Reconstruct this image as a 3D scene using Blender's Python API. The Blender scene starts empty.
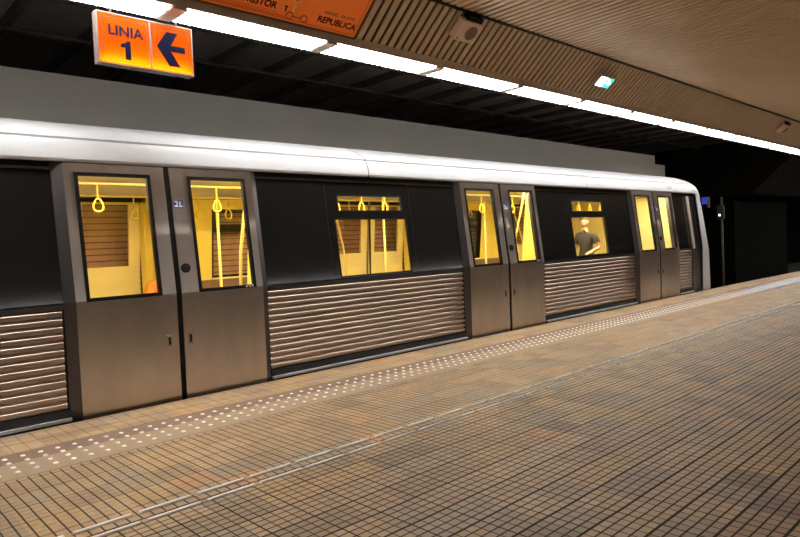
import bpy, bmesh, math, random
from mathutils import Vector, Matrix
random.seed(7)
SC = bpy.context.scene
COL = SC.collection

# ------------------------------------------------------------------ camera
cam_d = bpy.data.cameras.new('camera'); cam = bpy.data.objects.new('camera', cam_d); COL.objects.link(cam)
cx, cy = 400.0, 268.5
V1 = Vector((1073 - cx, -(213 - cy))); V2 = Vector((-200 - cx, -(274 - cy)))
F = math.sqrt(-(V1.x * V2.x + V1.y * V2.y))
ax = Vector((V1.x, V1.y, -F)).normalized(); ay = Vector((V2.x, V2.y, -F)).normalized(); az = ax.cross(ay)
cam.matrix_world = Matrix.Translation((0, 0, 1.3)) @ Matrix((ax, ay, az)).to_4x4()
cam_d.sensor_width = 36; cam_d.lens = F / 800 * 36; cam_d.clip_start = .05; cam_d.clip_end = 300
SC.camera = cam
# ------------------------------------------------------------------ world, exposure
W = bpy.data.worlds.new('world'); SC.world = W; W.use_nodes = True
W.node_tree.nodes['Background'].inputs[0].default_value = (1, .9, .8, 1)
W.node_tree.nodes['Background'].inputs[1].default_value = .004
SC.view_settings.view_transform = 'Standard'; SC.view_settings.look = 'None'
SC.view_settings.gamma = 1; SC.view_settings.use_curve_mapping = False
SC.view_settings.exposure = 0.22
LAMP = 29.0          # platform luminaires
INLAMP = 28.0        # train interior tubes

# ------------------------------------------------------------------ materials
def nm(name):
    m = bpy.data.materials.new(name); m.use_nodes = True
    return m, m.node_tree, m.node_tree.nodes['Principled BSDF']
def mat(name, col, rough=.5, metal=0, noise=0, nscale=20, bump=0, coat=0, spec=.5, stretch=(1, 1, 1), rvar=0):
    m, nt, b = nm(name)
    b.inputs['Base Color'].default_value = (*col, 1); b.inputs['Roughness'].default_value = rough
    b.inputs['Metallic'].default_value = metal; b.inputs['Specular IOR Level'].default_value = spec
    b.inputs['Coat Weight'].default_value = coat
    if noise or bump or rvar:
        tc = nt.nodes.new('ShaderNodeTexCoord'); mp = nt.nodes.new('ShaderNodeMapping'); nz = nt.nodes.new('ShaderNodeTexNoise')
        mp.inputs['Scale'].default_value = stretch; nz.inputs['Scale'].default_value = nscale; nz.inputs['Detail'].default_value = 5
        nt.links.new(tc.outputs['Object'], mp.inputs['Vector']); nt.links.new(mp.outputs[0], nz.inputs['Vector'])
        if noise:
            mx = nt.nodes.new('ShaderNodeMix'); mx.data_type = 'RGBA'
            mx.inputs[6].default_value = (*[c * (1 - noise) for c in col], 1); mx.inputs[7].default_value = (*[min(1, c * (1 + noise)) for c in col], 1)
            nt.links.new(nz.outputs['Fac'], mx.inputs[0]); nt.links.new(mx.outputs[2], b.inputs['Base Color'])
        if rvar:
            mr = nt.nodes.new('ShaderNodeMapRange'); mr.inputs[3].default_value = rough - rvar; mr.inputs[4].default_value = rough + rvar
            nt.links.new(nz.outputs['Fac'], mr.inputs[0]); nt.links.new(mr.outputs[0], b.inputs['Roughness'])
        if bump:
            bp = nt.nodes.new('ShaderNodeBump'); bp.inputs['Strength'].default_value = bump; bp.inputs['Distance'].default_value = .01
            nt.links.new(nz.outputs['Fac'], bp.inputs['Height']); nt.links.new(bp.outputs[0], b.inputs['Normal'])
    return m
def emit(name, col, s):
    m, nt, b = nm(name)
    b.inputs['Base Color'].default_value = (*[min(1, c) for c in col], 1)
    b.inputs['Emission Color'].default_value = (*col, 1); b.inputs['Emission Strength'].default_value = s
    return m
def glass(name, tint=(1, 1, 1), ior=1.5):
    m = bpy.data.materials.new(name); m.use_nodes = True; nt = m.node_tree; nt.nodes.clear()
    o = nt.nodes.new('ShaderNodeOutputMaterial'); mx = nt.nodes.new('ShaderNodeMixShader'); t = nt.nodes.new('ShaderNodeBsdfTransparent')
    g = nt.nodes.new('ShaderNodeBsdfGlossy'); lw = nt.nodes.new('ShaderNodeLayerWeight'); lw.inputs[0].default_value = .5; pw = nt.nodes.new('ShaderNodeMath'); pw.operation = 'POWER'; pw.inputs[1].default_value = 5; f = nt.nodes.new('ShaderNodeMath'); f.operation = 'MULTIPLY_ADD'; f.inputs[1].default_value = .9; f.inputs[2].default_value = .06; nt.links.new(lw.outputs['Facing'], pw.inputs[0]); nt.links.new(pw.outputs[0], f.inputs[0])
    t.inputs[0].default_value = (*tint, 1); g.inputs['Roughness'].default_value = .02
    nt.links.new(f.outputs[0], mx.inputs[0]); nt.links.new(t.outputs[0], mx.inputs[1]); nt.links.new(g.outputs[0], mx.inputs[2]); nt.links.new(mx.outputs[0], o.inputs[0])
    return m

class NX:                                           # tiny node-expression helper
    def __init__(s, nt): s.nt = nt
    def m(s, op, a, b=None, c=None):
        n = s.nt.nodes.new('ShaderNodeMath'); n.operation = op
        for i, v in enumerate((a, b, c)):
            if v is None: continue
            if isinstance(v, (int, float)): n.inputs[i].default_value = v
            else: s.nt.links.new(v, n.inputs[i])
        return n.outputs[0]
    def line(s, v, pitch, off, width):              # 1 on a groove, 0 on the tile
        t = s.m('FRACT', s.m('DIVIDE', s.m('SUBTRACT', v, off - pitch * .5), pitch))
        d = s.m('ABSOLUTE', s.m('SUBTRACT', t, .5))
        return s.m('LESS_THAN', d, width / pitch / 2)
    def mixc(s, f, a, b):
        n = s.nt.nodes.new('ShaderNodeMix'); n.data_type = 'RGBA'
        for i, v in ((0, f), (6, a), (7, b)):
            if isinstance(v, (int, float)): n.inputs[i].default_value = v
            elif isinstance(v, tuple): n.inputs[i].default_value = (*v, 1)
            else: s.nt.links.new(v, n.inputs[i])
        return n.outputs[2]

def floor_material():
    m, nt, b = nm('platform_tiles'); N = NX(nt)
    geo = nt.nodes.new('ShaderNodeTexCoord'); sep = nt.nodes.new('ShaderNodeSeparateXYZ'); nt.links.new(geo.outputs['Object'], sep.inputs[0])
    x, y = sep.outputs[0], sep.outputs[1]
    # gentle waver of the laid rows
    wz = nt.nodes.new('ShaderNodeTexNoise'); wz.inputs['Scale'].default_value = 1.7; nt.links.new(geo.outputs['Object'], wz.inputs['Vector'])
    wav = N.m('MULTIPLY', N.m('SUBTRACT', wz.outputs['Fac'], .5), .016)
    xs, ys = N.m('ADD', x, wav), N.m('ADD', y, wav)
    near = N.m('LESS_THAN', y, 3.20); edge = N.m('GREATER_THAN', y, 5.0)
    strip = N.m('MULTIPLY', N.m('GREATER_THAN', y, 4.38), N.m('LESS_THAN', y, 5.0))
    far = N.m('MULTIPLY', N.m('GREATER_THAN', y, 3.20), N.m('LESS_THAN', y, 4.38))
    # near field: small mosaics 3 x 4 to a tile
    g_near = N.m('MAXIMUM', N.m('MAXIMUM', N.m('MULTIPLY', N.line(ys, .0535, 3.193, .0095), .95), N.m('MULTIPLY', N.line(xs, .0605, .06, .0075), .8)),
                 N.m('MAXIMUM', N.line(ys, .214, 3.193, .014), N.line(xs, .242, .06, .009)))
    g_far = N.m('MAXIMUM', N.m('MAXIMUM', N.m('MULTIPLY', N.line(xs, .0603, .025, .0085), .95), N.m('MULTIPLY', N.line(ys, .0594, 3.375, .005), .6)),
                N.m('MULTIPLY', N.line(ys, .2376, 3.375, .008), .9))
    g_edge = N.m('MAXIMUM', N.m('MULTIPLY', N.line(xs, .1, 0, .006), .6), N.m('MULTIPLY', N.line(ys, .24, 5.24, .009), .9))
    g_strip = N.m('MULTIPLY', N.line(x, .42, .1, .004), .25)
    g = N.m('ADD', N.m('ADD', N.m('MULTIPLY', near, g_near), N.m('MULTIPLY', far, g_far)), N.m('ADD', N.m('MULTIPLY', edge, g_edge), N.m('MULTIPLY', strip, g_strip)))
    # colour of each tile
    def rnd(px, py, w):
        c = nt.nodes.new('ShaderNodeCombineXYZ'); nt.links.new(N.m('FLOOR', N.m('DIVIDE', xs, px)), c.inputs[0])
        nt.links.new(N.m('FLOOR', N.m('DIVIDE', N.m('SUBTRACT', ys, 3.193), py)), c.inputs[1]); c.inputs[2].default_value = w
        wn = nt.nodes.new('ShaderNodeTexWhiteNoise'); nt.links.new(c.outputs[0], wn.inputs['Vector']); return wn.outputs['Value']
    ramp = nt.nodes.new('ShaderNodeValToRGB'); cr = ramp.color_ramp; cr.interpolation = 'CONSTANT'
    cols = [(0, (.40, .265, .150)), (.2, (.33, .245, .165)), (.34, (.45, .30, .165)), (.48, (.30, .20, .120)), (.6, (.37, .24, .135)), (.72, (.46, .29, .135)), (.83, (.30, .225, .155)), (.9, (.50, .26, .11)), (.955, (.22, .15, .10))]
    while len(cr.elements) < len(cols): cr.elements.new(.5)
    for e, (p, c) in zip(cr.elements, cols): e.position = p; e.color = (*c, 1)
    big = nt.nodes.new('ShaderNodeTexNoise'); big.inputs['Scale'].default_value = .9; big.inputs['Detail'].default_value = 1; nt.links.new(geo.outputs['Object'], big.inputs['Vector'])
    v = N.m('FRACT', N.m('ADD', N.m('MULTIPLY', rnd(.484, .428, 1), .7), N.m('MULTIPLY', rnd(.242, .214, 2), .5)))
    nt.links.new(v, ramp.inputs[0])
    cell = N.m('ADD', .88, N.m('MULTIPLY', rnd(.0605, .0535, 5), .24))
    cc = nt.nodes.new('ShaderNodeMix'); cc.data_type = 'RGBA'; cc.blend_type = 'MULTIPLY'; cc.inputs[0].default_value = 1
    cv = nt.nodes.new('ShaderNodeCombineColor'); [nt.links.new(cell, cv.inputs[i]) for i in range(3)]
    nt.links.new(ramp.outputs[0], cc.inputs[6]); nt.links.new(cv.outputs[0], cc.inputs[7])
    soft = N.mixc(.25, cc.outputs[2], (.36, .27, .18))
    tone = N.mixc(N.m('GREATER_THAN', y, 4.74), (.33, .245, .17), (.19, .12, .09))
    base = N.mixc(strip, soft, tone)
    dn = nt.nodes.new('ShaderNodeTexNoise'); dn.inputs['Scale'].default_value = 6; dn.inputs['Detail'].default_value = 6; nt.links.new(geo.outputs['Object'], dn.inputs['Vector'])
    base = N.mixc(N.m('MULTIPLY', N.m('SUBTRACT', dn.outputs['Fac'], .35), .3), base, (.17, .13, .095))
    out = N.mixc(g, base, (.028, .017, .009))
    nt.links.new(out, b.inputs['Base Color'])
    nt.links.new(N.m('ADD', .5, N.m('MULTIPLY', g, .4)), b.inputs['Roughness']); b.inputs['Specular IOR Level'].default_value = .32
    bp = nt.nodes.new('ShaderNodeBump'); bp.inputs['Strength'].default_value = .5; bp.inputs['Distance'].default_value = .004; bp.invert = True
    nt.links.new(g, bp.inputs['Height']); nt.links.new(bp.outputs[0], b.inputs['Normal'])
    return m

def brick_wall_material():
    m, nt, b = nm('brown_plank_cladding'); N = NX(nt)
    tc = nt.nodes.new('ShaderNodeTexCoord'); sep = nt.nodes.new('ShaderNodeSeparateXYZ'); nt.links.new(tc.outputs['Object'], sep.inputs[0])
    g = N.line(sep.outputs[2], .085, 0, .016)
    nz = nt.nodes.new('ShaderNodeTexNoise'); nz.inputs['Scale'].default_value = 8; nt.links.new(tc.outputs['Object'], nz.inputs['Vector'])
    base = N.mixc(nz.outputs['Fac'], (.36, .17, .08), (.62, .34, .18))
    nt.links.new(N.mixc(g, base, (.10, .05, .03)), b.inputs['Base Color']); b.inputs['Roughness'].default_value = .6
    return m

M = dict(
    tiles=floor_material(), cladding=brick_wall_material(),
    concrete=mat('concrete', (.16, .14, .12), .85, noise=.4, nscale=6, bump=.3),
    dark=mat('slab_concrete', (.36, .32, .27), .9, noise=.3, nscale=3),  # mottled mid-tone brown-grey
    beam=mat('dark_brown_beam', (.06, .05, .04), .8, noise=.4, nscale=5),  # mottled dark brown
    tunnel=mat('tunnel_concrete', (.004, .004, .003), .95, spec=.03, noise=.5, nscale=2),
    greypanel=mat('grey_wall_panel', (.66, .64, .60), .75, noise=.12, nscale=.8),
    slat=mat('beige_ceiling_slat', (.64, .44, .23), .40, noise=.15, nscale=3),
    slat_side=mat('beige_bulkhead_slat', (.62, .46, .29), .36, noise=.12, nscale=3),
    housing=mat('luminaire_tan_housing', (.62, .52, .42), .5),
    lampface=emit('luminaire_diffuser', (1, .97, .93), LAMP),
    grid=mat('luminaire_grid', (.30, .30, .32), .4),
    white=mat('white_roof_paint', (.56, .57, .59), .32, noise=.03, nscale=4, coat=.3),
    steel=mat('brushed_door_steel', (.58, .52, .46), .38, 1, noise=.22, nscale=2.2, stretch=(2.5, 1, 1), rvar=.08),
    steel_d=mat('door_edge_steel', (.12, .11, .11), .38, 1), plate=mat('handle_plate_steel', (.42, .33, .24), .4),
    ridge=mat('ribbed_steel', (.44, .35, .285), .36, 1),
    black=mat('black_glazed_panel', (.010, .010, .010), .09, spec=.35),
    rubber=mat('black_rubber', (.008, .007, .006), .6, spec=.15),
    trim=mat('dark_gutter_steel', (.10, .095, .09), .35, .8),
    sill=mat('bright_sill_metal', (.70, .70, .70), .35, .2),
    glass=glass('window_glass'), 
    under=mat('underframe_black', (.02, .02, .02), .7),
    yellow=mat('yellow_interior_panel', (.90, .70, .13), .7, spec=.2),
    cream=mat('cream_interior_panel', (.88, .72, .30), .7, spec=.2),
    inwhite=mat('interior_ceiling_white', (.8, .76, .66), .5),
    seatm=mat('brown_seat_moquette', (.20, .12, .07), .8, noise=.3, nscale=60),
    infloor=mat('train_floor_grey', (.15, .13, .11), .6),
    tube=emit('interior_light', (1, .87, .56), INLAMP),
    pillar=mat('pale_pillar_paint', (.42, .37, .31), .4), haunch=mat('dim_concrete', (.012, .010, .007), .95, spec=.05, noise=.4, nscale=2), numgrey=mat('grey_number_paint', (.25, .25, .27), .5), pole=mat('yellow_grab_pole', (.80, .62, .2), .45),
    strap=mat('yellow_strap', (.75, .54, .05), .6),
    metal_w=mat('bright_stud_metal', (1, .99, .97), .3),
    bar=mat('white_bar_metal', (1, .98, .95), .35),
    pale=mat('painted_floor_glare', (.85, .85, .88), .12, noise=.08, nscale=8),  # pale colour standing for glare on the floor
    speaker=mat('beige_speaker_plastic', (.85, .64, .48), .45),
    grille=mat('brown_speaker_grille', (.22, .15, .10), .6, noise=.3, nscale=150),
    signframe=mat('sign_frame_metal', (.14, .11, .10), .6),
    dkframe=mat('dark_sign_frame', (.05, .025, .015), .4),
    ink=mat('dark_blue_sign_print', (.006, .006, .025), .9, spec=.05),
    inkthin=mat('dark_line_print', (.05, .02, .01), .5),
    red=mat('red_map_print', (.50, .04, .01), .5),
    lightprint=mat('pale_yellow_print', (.9, .6, .2), .5),
    orange=emit('backlit_orange', (.72, .135, .008), .22),
    exitw=emit('exit_white', (.85, 1, .95), 5.0), exitg=emit('exit_green', (.02, .85, .5), 1.6),
    skin=mat('skin', (.62, .36, .22), .5), shirt=mat('charcoal_tshirt', (.045, .04, .04), .8), trouser=mat('dark_trousers', (.05, .045, .045), .8),
    hair=mat('brown_hair', (.10, .045, .02), .6), eye=mat('eye_dark', (.02, .02, .02), .3), lip=mat('lips', (.45, .15, .10), .5),
    orangecloth=mat('orange_top', (.85, .28, .04), .8), blue=emit('blue_sign_face', (.05, .10, .9), .2), whitep=mat('white_print', (.8, .8, .82), .4),
    bluep=mat('blue_sticker', (.04, .06, .25), .4), siglamp=emit('signal_lamp', (1, 1, .9), 3), redbeam=mat('red_brown_paint', (.10, .03, .02), .7),
    ballast=mat('track_ballast', (.035, .03, .025), .95, noise=.5, nscale=25, bump=1), rail=mat('rail_steel', (.3, .28, .26), .35, 1),
)
for k in ('steel',):
    b = M[k].node_tree.nodes['Principled BSDF']; nt = M[k].node_tree
    b.inputs['Anisotropic'].default_value = .85
    tg = nt.nodes.new('ShaderNodeTangent'); tg.direction_type = 'RADIAL'; tg.axis = 'Z'; nt.links.new(tg.outputs[0], b.inputs['Tangent']); b.inputs['Anisotropic Rotation'].default_value = 0.0
# translucent face of the small lit sign, lamp inside its lower edge
def translucent(name, col):
    m = bpy.data.materials.new(name); m.use_nodes = True; nt = m.node_tree; nt.nodes.clear()
    o = nt.nodes.new('ShaderNodeOutputMaterial'); mx = nt.nodes.new('ShaderNodeMixShader'); mx.inputs[0].default_value = .88
    d = nt.nodes.new('ShaderNodeBsdfDiffuse'); t = nt.nodes.new('ShaderNodeBsdfTranslucent'); d.inputs[0].default_value = (*col, 1); t.inputs[0].default_value = (*col, 1)
    nt.links.new(d.outputs[0], mx.inputs[1]); nt.links.new(t.outputs[0], mx.inputs[2]); nt.links.new(mx.outputs[0], o.inputs[0]); return m
M['trans'] = translucent('translucent_orange_face', (.82, .25, .012))
M['signtube'] = emit('sign_tube', (1, .88, .6), 140)

# ------------------------------------------------------------------ mesh helpers
class MB:
    def __init__(s): s.v = []; s.f = []; s.sm = []
    def add(s, vs, fs, smooth=False, mtx=None):
        n = len(s.v)
        s.v += [(mtx @ Vector(v)) if mtx else Vector(v) for v in vs]
        s.f += [tuple(i + n for i in f) for f in fs]; s.sm += [smooth] * len(fs); return s
    def box(s, x0, x1, y0, y1, z0, z1, mtx=None):
        vs = [(x0, y0, z0), (x1, y0, z0), (x1, y1, z0), (x0, y1, z0), (x0, y0, z1), (x1, y0, z1), (x1, y1, z1), (x0, y1, z1)]
        return s.add(vs, [(0, 3, 2, 1), (4, 5, 6, 7), (0, 1, 5, 4), (1, 2, 6, 5), (2, 3, 7, 6), (3, 0, 4, 7)], False, mtx)
    def hexa(s, lo, hi, mtx=None):                  # two quads (4 points each) -> closed solid
        return s.add(list(lo) + list(hi), [(0, 3, 2, 1), (4, 5, 6, 7), (0, 1, 5, 4), (1, 2, 6, 5), (2, 3, 7, 6), (3, 0, 4, 7)], False, mtx)
    def extrude_x(s, poly, x0, x1, closed=True, caps=True, smooth=False):
        n = len(poly); vs = [(x0, *p) for p in poly] + [(x1, *p) for p in poly]
        fs = [(i, (i + 1) % n, n + (i + 1) % n, n + i) for i in range(n if closed else n - 1)]
        s.add(vs, fs, smooth)
        if caps and closed: s.add(vs, [tuple(range(n))[::-1], tuple(range(n, 2 * n))])
        return s
    def tube(s, pts, r, seg=10, closed=False, caps=True, mtx=None):
        pts = [Vector(p) for p in pts]; rings = []; n = len(pts); up = None
        for i, p in enumerate(pts):
            a = pts[(i - 1) % n] if (closed or i) else p; c = pts[(i + 1) % n] if (closed or i < n - 1) else p
            t = (c - a).normalized()
            if up is None:
                up = Vector((0, 0, 1)) if abs(t.z) < .9 else Vector((1, 0, 0))
            e1 = t.cross(up).normalized(); e2 = t.cross(e1); up = -e2 if (-e2).dot(up) > 0 else e2
            e2 = t.cross(e1)
            rr = r[i] if isinstance(r, (list, tuple)) else r
            rings.append([p + (e1 * math.cos(2 * math.pi * k / seg) + e2 * math.sin(2 * math.pi * k / seg)) * rr for k in range(seg)])
        vs = [v for R_ in rings for v in R_]; fs = []
        for i in range(n if closed else n - 1):
            j = (i + 1) % n
            for k in range(seg): fs.append((i * seg + k, i * seg + (k + 1) % seg, j * seg + (k + 1) % seg, j * seg + k))
        if caps and not closed: fs += [tuple(range(seg))[::-1], tuple(range((n - 1) * seg, n * seg))]
        return s.add(vs, fs, True, mtx)
    def disc(s, c, r, h, seg=20, axis='y', squash=1, mtx=None):      # short cylinder along axis
        vs = []
        for t in (0, h):
            for k in range(seg):
                a = 2 * math.pi * k / seg; u, w = r * math.cos(a), r * squash * math.sin(a)
                vs.append({'y': (c[0] + u, c[1] + t, c[2] + w), 'z': (c[0] + u, c[1] + w, c[2] + t), 'x': (c[0] + t, c[1] + u, c[2] + w)}[axis])
        fs = [(k, (k + 1) % seg, seg + (k + 1) % seg, seg + k) for k in range(seg)] + [tuple(range(seg))[::-1], tuple(range(seg, 2 * seg))]
        return s.add(vs, fs, False, mtx)
    def ellip(s, c, r, seg=16, rings=10, mtx=None):
        vs = []; fs = []
        for i in range(rings + 1):
            th = math.pi * i / rings
            for k in range(seg):
                a = 2 * math.pi * k / seg
                vs.append((c[0] + r[0] * math.sin(th) * math.cos(a), c[1] + r[1] * math.sin(th) * math.sin(a), c[2] + r[2] * math.cos(th)))
        for i in range(rings):
            for k in range(seg): fs.append((i * seg + k, (i + 1) * seg + k, (i + 1) * seg + (k + 1) % seg, i * seg + (k + 1) % seg))
        return s.add(vs, fs, True, mtx)
    def ring(s, y, outer, inner, d):                # rectangular frame in the XZ plane, outer/inner = (x0,x1,z0,z1)
        pass
    def build(s, name, m, parent=None, origin=(0, 0, 0), bevel=0, solid=0, keep=False):
        me = bpy.data.meshes.new(name); o_ = Vector(origin)
        me.from_pydata([tuple(v - o_) for v in s.v], [], s.f); me.materials.append(M[m] if isinstance(m, str) else m)
        for p, q in zip(me.polygons, s.sm): p.use_smooth = q
        bm = bmesh.new(); bm.from_mesh(me)
        bmesh.ops.remove_doubles(bm, verts=bm.verts, dist=1e-6)
        if not keep: bmesh.ops.recalc_face_normals(bm, faces=bm.faces)
        bm.to_mesh(me); bm.free()
        ob = bpy.data.objects.new(name, me); COL.objects.link(ob)
        if parent: ob.parent = parent
        else: ob.location = o_
        if solid:
            md = ob.modifiers.new('solid', 'SOLIDIFY'); md.thickness = solid; md.offset = -1
        if bevel:
            md = ob.modifiers.new('bevel', 'BEVEL'); md.width = bevel; md.segments = 2; md.limit_method = 'ANGLE'
        return ob
def tag(o, label=None, cat=None, group=None, kind=None):
    if label: o['label'] = label
    if cat: o['category'] = cat
    if group: o['group'] = group
    if kind: o['kind'] = kind
    return o
def empty(name, loc, label, cat, group=None):
    o = bpy.data.objects.new(name, None); COL.objects.link(o); o.location = loc; o.empty_display_size = .2
    return tag(o, label, cat, group)
def struct(o): o['kind'] = 'structure'; return o
def copy_tree(o, parent=None):
    c = o.copy(); COL.objects.link(c)
    if parent: c.parent = parent
    for ch in list(o.children): copy_tree(ch, c)
    return c
def text_mesh(name, body, size, mtx, m, parent, origin, depth=.001, bold=0, sx=1, align='CENTER'):
    cu = bpy.data.curves.new(name, 'FONT'); cu.body = body; cu.size = size; cu.extrude = depth; cu.offset = bold; cu.align_x = align; cu.align_y = 'CENTER'
    t = bpy.data.objects.new(name + '_source', cu); COL.objects.link(t)
    bpy.context.view_layer.update()
    me = bpy.data.meshes.new_from_object(t.evaluated_get(bpy.context.evaluated_depsgraph_get()))
    bpy.data.objects.remove(t); bpy.data.curves.remove(cu)
    me.transform(Matrix.Translation(-Vector(origin)) @ mtx @ Matrix.Diagonal((sx, 1, 1, 1)))
    me.materials.clear(); me.materials.append(M[m]); me.name = name
    o = bpy.data.objects.new(name, me); COL.objects.link(o); o.parent = parent
    return o
def wall_text(x, y, z): return Matrix.Translation((x, y, z)) @ Matrix.Rotation(math.pi / 2, 4, 'X')

# ================================================================== THE SETTING
EDGE = 5.53
b = MB(); poly = [(-16, -8.7), (60, -8.7), (60, 4.9), (28, 4.93), (24, 5.25), (20.5, 5.46), (17, EDGE), (-16, EDGE)]
n = len(poly); vs = [(p[0], p[1], 0) for p in poly] + [(p[0], p[1], -1.15) for p in poly]
b.add(vs, [tuple(range(n))] + [tuple(range(n, 2 * n))[::-1]] + [(i, (i + 1) % n, n + (i + 1) % n, n + i) for i in range(n)])
struct(b.build('floor', 'tiles'))
struct(MB().box(-16, 60, EDGE - .02, 13, -1.35, -1.15).build('trim_1', 'ballast'))         # track bed
struct(MB().box(-16, 60, -12.6, -8.7, -1.35, -1.15).build('trim_2', 'ballast'))
struct(MB().box(-16, 19.8, 9.05, 9.2, 2.62, 3.74).box(19.8, 20.5, 9.05, 9.2, 2.62, 3.47).build('wall_upper_panel', 'greypanel'))
struct(MB().box(-16, 19.8, 9.05, 9.2, -1.15, 2.615).build('wall_far', 'cladding'))
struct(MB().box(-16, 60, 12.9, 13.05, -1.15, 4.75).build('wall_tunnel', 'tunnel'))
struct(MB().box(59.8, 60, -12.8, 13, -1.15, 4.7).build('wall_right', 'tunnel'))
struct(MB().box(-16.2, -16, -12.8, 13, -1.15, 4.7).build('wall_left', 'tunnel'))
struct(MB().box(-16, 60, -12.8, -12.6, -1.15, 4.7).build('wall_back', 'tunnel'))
struct(MB().box(-16, 60, -12.8, 13, 4.72, 4.9).build('ceiling_slab', 'dark'))
# beams over the track, ribs and pipe runs
b = MB(); x = -14.6
while x < 40:
    b.box(x, x + .09, 5.45, 12.9, 4.34, 4.44).box(x + .02, x + .06, 6.5, 6.54, 4.44, 4.72).box(x + .02, x + .06, 8.4, 8.44, 4.44, 4.72).box(x + .02, x + .06, 7.5, 7.54, 4.16, 4.34)
    x += .98
struct(b.build('trim_3', 'beam'))
b = MB()
for yy, zz in ((6.55, 4.48), (7.52, 4.14), (8.45, 4.48), (9.3, 4.3)): b.tube([(-16, yy, zz), (59, yy, zz)], .03, 8)
struct(b.build('trim_4', 'beam'))
# slatted main ceiling and its dark backing
CY, CZ = 4.56, 3.83
b = MB(); x = -12.0
while x < 59:
    b.box(x, x + .070, -7.75, CY - .02, CZ, CZ + .022); x += .11
struct(b.build('ceiling', 'slat'))
struct(MB().box(-16, 60, -7.75, CY, CZ + .06, CZ + .08).build('ceiling_backing', 'rubber'))
U = Vector((0, -.766, .643)); NB = Vector((0, -.643, -.766)); P0 = Vector((0, 5.05, 3.42))
def bulk(x, s, off):                                # point on (or off) the sloping bulkhead
    return Vector((x, 0, 0)) + P0 + U * s + NB * off
def bulk_frame(x, s, off):                          # local x along track, local y up the slope, local z out of it
    p = bulk(x, s, off)
    return Matrix(((1, 0, 0, p.x), (0, U.y, NB.y, p.y), (0, U.z, NB.z, p.z), (0, 0, 0, 1)))
b = MB(); x = -12.0
while x < 59:
    b.box(x, x + .070, 0.0, .635, -.022, 0, bulk_frame(0, 0, 0)); x += .11
struct(b.build('trim_5', 'slat_side'))
struct(MB().box(-16, 60, -.02, .66, -.09, -.07, bulk_frame(0, 0, 0)).build('trim_6', 'rubber'))
struct(MB().box(-16, 60, CY - .035, CY + .01, CZ - .01, CZ + .03).build('trim_7', 'rubber'))
# the same bulkhead along the other edge of the island platform, behind the camera
MIR = Matrix.Translation((0, -3.2, 0)) @ Matrix.Diagonal((1, -1, 1, 1))
b = MB(); x = -12.0
while x < 59:
    b.box(x, x + .070, 0.0, .635, -.022, 0, MIR @ bulk_frame(0, 0, 0)); x += .11
struct(b.build('trim_8', 'slat_side'))

# ================================================================== LUMINAIRES
def make_lamp():
    r = empty('ceiling_light', (0, 0, 3.34), '', '')
    org = (0, 0, 3.34)
    b = MB().box(.03, 1.55, 5.035, 5.05, 3.348, 3.43).box(.03, 1.55, 5.35, 5.365, 3.354, 3.43).box(.03, .075, 5.05, 5.35, 3.33, 3.43).box(1.505, 1.55, 5.05, 5.35, 3.33, 3.43).box(.03, 1.55, 5.035, 5.365, 3.43, 3.44)
    b.build('housing', 'housing', r, org)
    MB().box(.075, 1.505, 5.05, 5.35, 3.333, 3.37).build('diffuser', 'lampface', r, org)
    g = MB()
    for k in range(1, 4): g.box(.075, 1.505, 5.05 + k * .075 - .004, 5.05 + k * .075 + .004, 3.322, 3.332)
    for k in range(1, 18): g.box(.075 + k * .0794 - .004, .075 + k * .0794 + .004, 5.05, 5.35, 3.322, 3.332)
    g.build('louvre_grid', 'grid', r, org)
    MB().box(-.055, .055, 5.04, 5.36, 3.325, 3.44).build('joint_cover', 'housing', r, org)
    return r
lamp = make_lamp()
L0 = 2.40 - 1.575 * 9
for i in range(46):
    o = lamp if i == 0 else copy_tree(lamp)
    o.location.x = L0 + i * 1.575
    k = i - 9
    if k < -2:   lab, g = 'strip light of the row beyond the left edge of view', 'lights beyond the left edge'
    elif k == -2: lab, g = 'strip light in the row left of the one above the line 1 sign', 'platform edge light row'
    elif k == -1: lab, g = 'tan housed strip light directly above the orange line 1 arrow sign', 'platform edge light row'
    elif k == 0: lab, g = 'tan housed strip light under the large orange map sign', 'platform edge light row'
    elif k == 1: lab, g = 'tan housed strip light just right of the orange map sign', 'platform edge light row'
    elif k == 2: lab, g = 'tan housed strip light below the beige loudspeaker', 'platform edge light row'
    elif k == 3: lab, g = 'strip light third to the right of the orange map sign', 'platform edge light row'
    elif k == 4: lab, g = 'strip light under the green exit sign', 'platform edge light row'
    elif k < 14: lab, g = ('first', 'second', 'third', 'fourth', 'fifth', 'sixth', 'seventh', 'eighth', 'ninth')[k - 5] + ' strip light to the right of the one under the exit sign', 'platform edge light row'
    else: lab, g = 'white strip light at the far end of the row past the exit sign', 'far platform edge lights'
    tag(o, lab, 'light', g)
for i in range(24):  # unseen lamp row, added to light the floor evenly
    o = copy_tree(lamp); o.location = (L0 + i * 1.575, .24, 3.34); o.scale.y = 1
    o.location.y = -3.2 - 10.4
    tag(o, 'added strip light behind the viewer, unseen, lighting the platform floor', 'light', 'added floor lights behind the viewer')

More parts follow.
